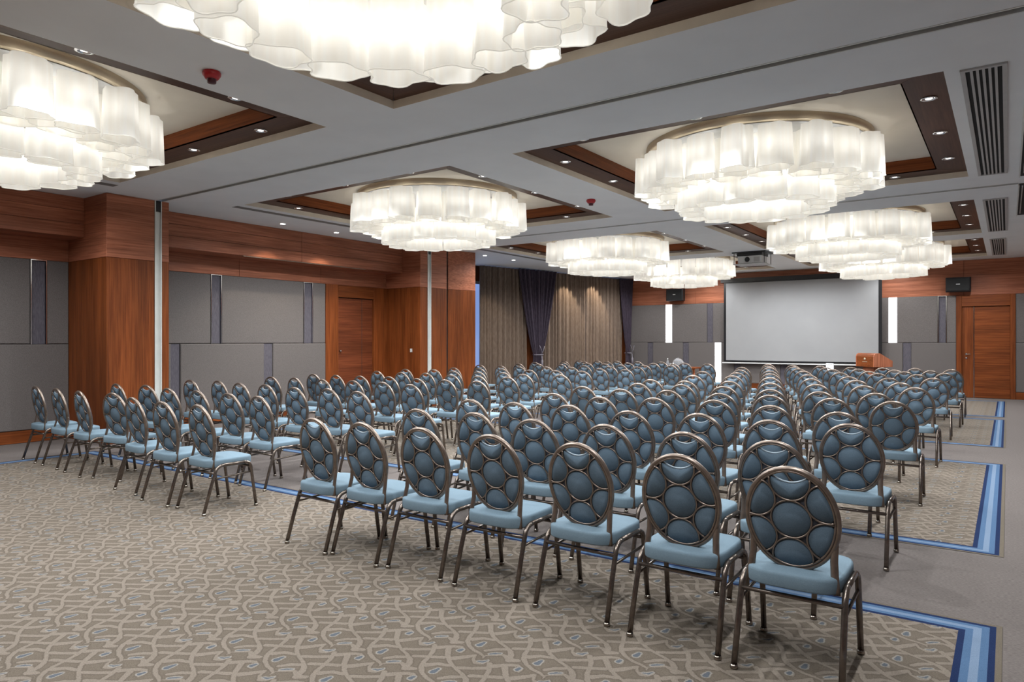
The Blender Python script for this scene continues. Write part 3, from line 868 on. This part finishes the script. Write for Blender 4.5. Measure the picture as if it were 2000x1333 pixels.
# speakers
for x0, x1, z0, z1, lb in ((-1.36, -.79, 2.83, 3.22, 'black wall loudspeaker above the teak door on the right'), (-9.33, -8.74, 2.86, 3.25, 'black wall loudspeaker left of the projection screen')):
    t = thing('loudspeaker', lb, 'speaker', ((x0 + x1) / 2, YB - .03, (z0 + z1) / 2), 0, 'black wall loudspeakers')
    hx, hz = (x1 - x0) / 2, (z1 - z0) / 2
    F = ((0, 0, 0), (1, 0, 0), (0, -1, 0))
    MB().slab(F, -hx, hx, -hz, hz, .05, .26, .03).obj('cabinet', M['black'], t)
    MB().slab(F, -hx + .035, hx - .035, -hz + .035, hz - .035, .26, .268, .006).obj('grille', M['dark'], t)
    MB().slab(F, -.045, .045, .0, .016, .268, .272).obj('badge', M['white'], t)
    MB().slab(F, -.08, .08, -.08, .08, 0, .05).obj('bracket', M['black'], t)

# projector hanging from a ceiling hatch
t = thing('projector', 'white projector hanging from a black ceiling lift hatch', 'projector', (-5.1, 17.35, ZC), 0)
MB().box(-.40, .40, -.34, .34, -.03, -.001).obj('lift_hatch', M['black'], t)
MB().box(-.30, .30, -.26, .26, -.10, -.03).obj('mount_plate', M['black'], t)
pb = MB().box(-.28, .28, -.24, .24, -.27, -.10).obj('projector_body', M['white'], t)
MB().lathe([(.0, 0), (.055, 0), (.060, .03), (.045, .04), (0, .02)], 20).obj('lens', M['black'], pb).matrix_basis = Matrix.Translation((-.05, -.24, -.185)) @ Matrix.Rotation(R(90), 4, 'X')
MB().box(.10, .24, -.246, -.24, -.25, -.13).obj('vent_grille', M['vent'], pb)
for sx_ in (-1, 1):
    for sy_ in (-1, 1):
        MB().tube([(sx_ * .36, sy_ * .28, -.02), (sx_ * .36, sy_ * .28, -.29)], .008, 6).obj('lift_rod', M['black'], t)
MB().box(-.38, .38, -.30, .30, -.30, -.285).obj('lift_tray', M['vent'], t)

# ------------------------------------------------------------------ lectern
t = thing('lectern', 'polished reddish wood lectern with a rounded desk near the screen', 'lectern', (-2.80, 20.0, 0), R(-43))
prof = [(-.27, .86), (-.27, 1.12), (-.255, 1.165), (-.225, 1.195), (-.18, 1.205), (-.10, 1.205), (.27, 1.01), (.27, .86)]
def extr(x0, x1):
    n = len(prof)
    vs = [(x0, y, z) for y, z in prof] + [(x1, y, z) for y, z in prof]
    fs = [tuple(range(n)), tuple(range(2 * n - 1, n - 1, -1))] + [(i, n + i, n + (i + 1) % n, (i + 1) % n) for i in range(n)]
    return MB().add(vs, fs)
extr(-.31, .31).obj('desk_box', M['wood_x'], t)
extr(-.335, -.31).obj('side_panel', M['dwood_z'], t)
extr(.31, .335).obj('side_panel', M['dwood_z'], t)
MB().box(-.20, .20, -.17, .17, .05, .86).obj('column', M['dwood_z'], t)
MB().box(-.32, .32, -.26, .26, .003, .05).obj('base_plate', M['dwood_x'], t)
e = MB().lathe([(0, 0), (.035, 0), (.035, .004), (0, .004)], 20).obj('emblem', M['canopy'], t)
e.matrix_basis = Matrix.Translation((0, -.27, 1.055)) @ Matrix.Rotation(R(90), 4, 'X')
MB().box(-.09, .09, -.2735, -.27, .975, .995).obj('emblem_line', M['canopy'], t)

# ------------------------------------------------------------------ head table and glassware
t = thing('head_table', 'low brown wooden speakers table in front of the back wall', 'table', (-8.28, 19.75, 0))
MB().box(-.95, .95, -.36, .36, .715, .75).obj('table_top', M['wood_x'], t)
MB().box(-.92, .92, -.33, -.31, .60, .715).obj('apron', M['wood_x'], t)
lg = MB().box(-.03, .03, -.03, .03, .003, .715).mesh('leg', M['dwood_z'])
for sx_ in (-1, 1):
    for sy_ in (-1, 1):
        link('leg', lg, t, (sx_ * .88, sy_ * .28, 0))
def bottle(x, y, label):
    t = thing('water_bottle', label, 'bottle', (x, y, .75))
    MB().lathe([(0, 0), (.032, 0), (.034, .02), (.034, .13), (.028, .17), (.013, .20), (.013, .225)], 18).obj('bottle_body', M['glass'], t)
    MB().lathe([(.015, .222), (.015, .245), (0, .245)], 14).obj('bottle_cap', M['white'], t)
bottle(-8.30, 19.72, 'small clear water bottle on the speakers table')
def tumbler(x, y, label):
    o = MB().lathe([(0, .0), (.027, 0), (.034, .11), (.031, .11), (.025, .008), (0, .008)], 18).obj('tumbler', M['glass'], None, (x, y, .75))
    tag(o, label, 'glass', 'glasses on the speakers table')
tumbler(-8.20, 19.66, 'clear drinking glass standing beside the small water bottle')
t = thing('glass_cloche', 'domed clear glass cover standing on the speakers table', 'glass dome', (-7.98, 19.74, .75))
MB().lathe([(.175, .012), (.175, .06), (.165, .12), (.135, .19), (.085, .235), (.03, .25), (0, .252)], 28).obj('dome', M['glass'], t)
MB().lathe([(0, 0), (.19, 0), (.19, .012), (0, .012)], 28).obj('tray', M['glass'], t)
MB().lathe([(0, .25), (.012, .252), (.016, .27), (0, .284)], 14).obj('knob', M['glass'], t)

# ------------------------------------------------------------------ banquet chairs
# local axes: x to the right, y towards the screen, origin on the floor between the rear feet
TILT = math.tan(R(11.5))
OZ, OA, OB = .705, .198, .236          # oval centre height, half width, half height
def back_pt(x, zr, off=0.0):
    # zr: height from the oval centre; off: towards the sitter
    return (x, .100 - TILT * zr + off, OZ + zr)

RC = .0885
CENT = [(0, 0)] + [(.1775 * math.cos(R(90 + 60 * k)), .1775 * math.sin(R(90 + 60 * k))) for k in range(6)]
def seat_mesh():
    mb = MB()
    n = 40
    def outline(sc, z, dome=0):
        q = []
        for k in range(n):
            a = 2 * math.pi * k / n
            c, s = math.cos(a), math.sin(a)
            e = .5 if s < 0 else .4
            x = math.copysign(abs(c) ** e, c) * .214 * sc
            y = math.copysign(abs(s) ** e, s) * .226 * sc
            q.append((x, .276 + y, z))
        return q
    rows = [outline(.95, .397), outline(.99, .400), outline(1.0, .406), outline(1.0, .452), outline(.993, .461), outline(.975, .467), outline(.94, .470), outline(.80, .473), outline(.45, .476)]
    vs = [p for r in rows for p in r]
    fs = []
    for i in range(len(rows) - 1):
        for k in range(n):
            l = (k + 1) % n
            fs.append((i * n + k, i * n + l, (i + 1) * n + l, (i + 1) * n + k))
    fs.append(tuple((len(rows) - 1) * n + k for k in range(n)))
    fs.append(tuple(n - 1 - k for k in range(n)))
    mb.add(vs, fs, True)
    return mb

def pad_outline(n=44, sa=.188, sb=.226):
    q = []
    for k in range(n):
        a = 2 * math.pi * k / n + math.pi / n
        x, z = sa * math.cos(a), sb * math.sin(a)
        if z > 0 and abs(x) < .088:
            z = min(z, .172 + .034 * (x / .088) ** 2)
        q.append((x, z))
    return q
def pad_mesh():
    mb = MB()
    q = pad_outline()
    n = len(q)
    vs = []
    lay = [(.93, .004), (1.0, .010), (1.0, .026), (.94, .038), (.60, .046)]
    for sc, off in lay:
        for x, z in q:
            vs.append(back_pt(x * sc, z * sc if z < 0 else z * sc, off))
    fs = []
    for i in range(len(lay) - 1):
        for k in range(n):
            l = (k + 1) % n
            fs.append((i * n + k, i * n + l, (i + 1) * n + l, (i + 1) * n + k))
    fs.append(tuple(n - 1 - k for k in range(n)))
    fs.append(tuple((len(lay) - 1) * n + k for k in range(n)))
    mb.add(vs, fs, True)
    return mb
def rounds_mb():
    # the seven padded rounds that show between the lattice rings
    mb = MB()
    for cx, cz in CENT:
        c0 = (0, .12) if cz > .17 else (cx * .96, cz * .96)
        pts = []
        for k in range(28):
            a = 2 * math.pi * k / 28
            lo, hi = 0.0, 1.0
            tx, tz = cx + .084 * math.cos(a), cz + .084 * math.sin(a)
            def ok(t):
                x, z = c0[0] + (tx - c0[0]) * t, c0[1] + (tz - c0[1]) * t
                return (x / .184) ** 2 + (z / .222) ** 2 < 1 and not (cz > .17 and z > .168 + .034 * (x / .088) ** 2)
            if not ok(1.0):
                for _ in range(12):
                    m = (lo + hi) / 2
                    lo, hi = (m, hi) if ok(m) else (lo, m)
            else:
                lo = 1.0
            pts.append((c0[0] + (tx - c0[0]) * lo, c0[1] + (tz - c0[1]) * lo))
        vs = [back_pt(x, z, .006) for x, z in pts] + [back_pt(c0[0] + (x - c0[0]) * .965, c0[1] + (z - c0[1]) * .965, .0005) for x, z in pts] + [back_pt(c0[0], c0[1], -.0012)]
        n = 28
        fs = [(k, (k + 1) % n, n + (k + 1) % n, n + k) for k in range(n)] + [(n + k, n + (k + 1) % n, 2 * n) for k in range(n)]
        mb.add(vs, fs, True)
    return mb
def oval_mesh():
    mb = MB()
    pts = [back_pt(OA * math.cos(2 * math.pi * k / 44), OB * math.sin(2 * math.pi * k / 44), .012) for k in range(44)]
    mb.tube(pts, .0155, 8, closed=True, r2=.0125, up=(0, 1, TILT))
    pts = [back_pt(OA * .94 * math.cos(2 * math.pi * k / 44), OB * .95 * math.sin(2 * math.pi * k / 44), .002) for k in range(44)]
    mb.tube(pts, .0055, 6, closed=True)
    return mb
def ring_mb(cx, cz):
    run, runs = [], []
    n = 36
    inside = []
    for k in range(n):
        a = 2 * math.pi * k / n
        x, z = cx + RC * math.cos(a), cz + RC * math.sin(a)
        ok = (x / (OA - .006)) ** 2 + (z / (OB - .006)) ** 2 < 1
        if cz > .17 and abs(cx) < .01 and z > .196:
            ok = False
        inside.append((ok, back_pt(x, z, .0)))
    if all(k for k, _ in inside):
        return MB().tube([p for _, p in inside], .0058, 6, closed=True, up=(0, 1, TILT), r2=.0045)
    st = next(k for k in range(n) if not inside[k][0] and inside[(k + 1) % n][0])
    pts = []
    for k in range(1, n + 1):
        ok, p = inside[(st + k) % n]
        if not ok:
            break
        pts.append(p)
    return MB().tube(pts, .0058, 6, up=(0, 1, TILT), r2=.0045)
def arc3(a, b, c, n=5):
    a, b, c = Vector(a), Vector(b), Vector(c)
    return [a * (1 - t) ** 2 + b * 2 * t * (1 - t) + c * t * t for t in [i / n for i in range(n + 1)]]
def merge(*mbs):
    m = MB()
    for q in mbs:
        o = len(m.v)
        m.v += q.v; m.f += [tuple(i + o for i in f) for f in q.f]; m.s += q.s; m.m += q.m
    return m
XS = .226
def rear_leg(s):
    x = s * XS
    pts = [Vector((x * 1.01, 0.0, .020)), Vector((x, .060, .22))] + arc3((x * .99, .108, .365), (x * .985, .124, .412), (x * .98, .185, .418))
    return MB().tube(pts, .0145, 8)
def front_leg(s):
    x = s * XS
    pts = [Vector((x * 1.01, .500, .020)), Vector((x, .472, .22))] + arc3((x * .99, .452, .372), (x * .985, .446, .415), (x * .98, .385, .420))
    return MB().tube(pts, .0145, 8)
def rail(s):
    x = s * XS * .98
    return MB().tube([(x, .185, .418), (x, .385, .420)], .0145, 8)
def stretcher(s):
    x = s * XS
    return MB().tube([(x * .99, .088, .305), (x * .99, .459, .325)], .0085, 6)
def upright(s):
    pts = [back_pt(s * .187, -.070, .012), back_pt(s * .179, -.112, .010), (s * .176, .128, .535), (s * .181, .114, .47), (s * .190, .106, .395)]
    return MB().tube(pts, [.010, .015, .017, .017, .017], 8, r2=.009, up=(1, 0, 0))
def crossbar(y, z):
    return MB().tube([(-XS * .99, y, z), (XS * .99, y, z)], .011, 6)
def foot():
    return MB().lathe([(0, .003), (.016, .003), (.019, .010), (.016, .024), (.0, .024)], 12)
CM = {
    'seat': seat_mesh().mesh('seat', M['blue']),
    'pad': pad_mesh().mesh('back_cushion', M['padgap']),
    'rounds': rounds_mb().mesh('cushion_rounds', M['bluedark']),
    'oval': oval_mesh().mesh('back_frame', M['bronze']),
    'rear': [rear_leg(s).mesh('leg', M['bronze_dark']) for s in (-1, 1)],
    'front': [front_leg(s).mesh('leg', M['bronze_dark']) for s in (-1, 1)],
    'rail': [rail(s).mesh('side_rail', M['bronze_dark']) for s in (-1, 1)],
    'stretch': [stretcher(s).mesh('stretcher', M['bronze_dark']) for s in (-1, 1)],
    'upright': [upright(s).mesh('upright', M['bronze']) for s in (-1, 1)],
    'bar1': crossbar(.100, .352).mesh('crossbar', M['bronze_dark']),
    'bar2': crossbar(.452, .372).mesh('crossbar', M['bronze_dark']),
    'foot': foot().mesh('foot', M['foot']),
    'rings': [ring_mb(*c).mesh('lattice_ring', M['bronze']) for c in CENT],
    'lattice': merge(*[ring_mb(*c) for c in CENT]).mesh('back_lattice', M['bronze']),
    'grip': MB().tube([back_pt(x, .172 + .034 * (x / .088) ** 2, .012) for x in [-.084 + .0168 * i for i in range(11)]], .0045, 6).mesh('grip_edge', M['rim_highlight']),
}
FEET = [(-XS * 1.01, 0), (XS * 1.01, 0), (-XS * 1.01, .5), (XS * 1.01, .5)]
def chair(u, v, rz, label, group, full):
    # (u, v): the measured top of the backrest; the rear feet stand a little behind it
    t = thing('banquet_chair', label, 'chair', (u + .048 * math.sin(rz), v - .048 * math.cos(rz), 0), rz, group)
    link('seat', CM['seat'], t)
    pad = link('back_cushion', CM['pad'], t)
    link('grip_edge', CM['grip'], pad)
    link('cushion_rounds', CM['rounds'], pad)
    fr = link('back_frame', CM['oval'], t)
    if full:
        for m in CM['rings']:
            link('lattice_ring', m, fr)
    else:
        link('back_lattice', CM['lattice'], fr)
    for i in (0, 1):
        link('upright', CM['upright'][i], t)
        a = link('leg', CM['rear'][i], t)
        b = link('leg', CM['front'][i], t)
        if full:
            link('foot', CM['foot'], a, (FEET[i][0], FEET[i][1], 0))
            link('foot', CM['foot'], b, (FEET[i + 2][0], FEET[i + 2][1], 0))
        link('side_rail', CM['rail'][i], t)
        link('stretcher', CM['stretch'][i], t)
    link('crossbar', CM['bar1'], t)
    link('crossbar', CM['bar2'], t)
    return t
RIGHT = [
    [(-.803, 3.27), (-1.35, 3.31), (-1.96, 3.355), (-2.555, 3.35), (-3.135, 3.355), (-3.67, 3.33), (-4.16, 3.31)],
    [(-1.09, 4.08), (-1.64, 4.14), (-2.23, 4.21), (-2.81, 4.19), (-3.45, 4.32), (-4.02, 4.27)],
    [(-.88, 5.22), (-1.39, 5.14), (-1.97, 5.28), (-2.51, 5.15), (-3.175, 5.31), (-3.72, 5.25), (-4.25, 5.26)],
    [(-1.10, 6.04), (-1.70, 6.31), (-2.30, 6.58), (-2.88, 6.48), (-3.38, 6.27), (-4.01, 6.40)],
    [(-.88, 7.41), (-1.42, 7.46), (-2.03, 7.51), (-2.55, 7.47), (-3.20, 7.59), (-3.73, 7.45), (-4.34, 7.61)],
    [(-1.17, 8.48), (-1.72, 8.37), (-2.27, 8.41), (-2.90, 8.64), (-3.48, 8.70), (-4.05, 8.60)],
    [(-.92, 9.78), (-1.49, 9.83), (-2.05, 9.77), (-2.62, 9.72), (-3.22, 9.84), (-3.75, 9.52), (-4.30, 9.57)],
    [(-1.19, 10.80), (-1.78, 11.10), (-2.41, 11.17), (-3.01, 11.15), (-3.68, 11.40), (-4.26, 11.16)],
    [(-.93, 12.45), (-1.49, 12.09), (-2.07, 12.19), (-2.75, 12.50), (-3.36, 12.46), (-3.98, 12.57), (-4.68, 12.75)],
    [(-1.25, 13.62), (-1.86, 13.71), (-2.46, 13.65), (-3.14, 13.90), (-3.67, 13.58), (-4.30, 13.78)],
    [(-.90, 14.39), (-1.55, 14.70), (-2.12, 14.55), (-2.86, 15.10), (-3.49, 15.05), (-4.14, 15.30), (-4.71, 15.22)],
    [(-1.20, 15.50), (-1.80, 15.45), (-2.46, 15.60), (-3.16, 16.05), (-3.83, 16.12), (-4.42, 16.2)],
    [(-.91, 16.35), (-1.57, 16.66), (-2.16, 16.60), (-2.77, 16.60), (-3.48, 17.0), (-4.12, 17.2), (-4.78, 17.55)],
]
LEFT = [
    [(-5.886, 3.42), (-6.46, 3.40), (-7.18, 3.48), (-7.98, 3.66), (-8.60, 3.58), (-9.32, 3.63), (-10.02, 3.67)],
    [(-6.32, 4.33), (-6.91, 4.37), (-7.58, 4.40), (-8.23, 4.41), (-9.04, 4.56), (-9.66, 4.48)],
    [(-5.98, 5.38), (-6.62, 5.49), (-7.14, 5.40), (-7.92, 5.54), (-8.50, 5.54), (-9.20, 5.66), (-9.72, 5.54)],
    [(-6.37, 6.64), (-7.04, 6.79), (-7.66, 6.81), (-8.26, 6.75), (-8.99, 6.81), (-9.55, 6.79)],
    [(-6.15, 7.77), (-6.72, 7.74), (-7.29, 7.75), (-8.04, 7.90), (-8.58, 7.78), (-9.12, 7.74), (-9.73, 7.76)],
    [(-6.44, 8.91), (-7.01, 8.89), (-7.62, 8.93), (-8.42, 9.18), (-8.96, 9.11), (-9.72, 9.24)],
    [(-6.15, 10.04), (-6.78, 9.85), (-7.41, 10.13), (-7.97, 10.11), (-8.56, 10.10), (-9.40, 10.48), (-9.95, 10.24)],
    [(-6.57, 11.52), (-7.12, 11.46), (-7.68, 11.37), (-8.36, 11.40), (-9.00, 11.45), (-9.67, 11.42)],
    [(-6.26, 12.70), (-6.92, 12.86), (-7.72, 13.07), (-8.29, 12.95), (-8.85, 12.70), (-9.47, 12.85), (-10.28, 13.1)],
    [(-6.66, 14.1), (-7.26, 13.97), (-7.97, 14.06), (-8.81, 14.43), (-9.41, 14.35), (-9.98, 14.3)],
    [(-6.38, 15.31), (-7.0, 15.2), (-7.56, 15.1), (-8.2, 15.5), (-8.80, 15.69), (-9.40, 15.5), (-10.33, 15.56)],
    [(-6.75, 16.35), (-7.43, 16.7), (-8.10, 16.6), (-8.88, 16.95), (-9.46, 16.7), (-10.2, 16.85)],
    [(-6.13, 17.04), (-6.85, 17.35), (-7.70, 17.85), (-8.29, 17.60), (-9.05, 17.85), (-9.62, 17.75), (-10.2, 17.7)],
]
rnd = random.Random(3)
YAWS = {('left', 0, 3): 9, ('left', 0, 4): -4, ('left', 0, 5): -3, ('left', 0, 6): -4, ('left', 1, 4): 6, ('right', 0, 0): .5}
for block, rows in (('right', RIGHT), ('left', LEFT)):
    for ri, row in enumerate(rows):
        for ci, (u, v) in enumerate(row):
            if block == 'right':
                n_from = len(row) - 1 - ci
            else:
                n_from = ci
            rowname = 'nearest row' if ri == 0 else '%s row from the camera' % ORD[ri]
            lb = 'blue oval-backed banquet chair, %s from the aisle, %s, %s block' % (ORD[n_from], rowname, block)
            yaw = YAWS.get((block, ri, ci), rnd.uniform(-2.5, 2.5))
            chair(u, v, R(yaw), lb, 'oval-backed banquet chairs in two blocks of rows', ri < 7)
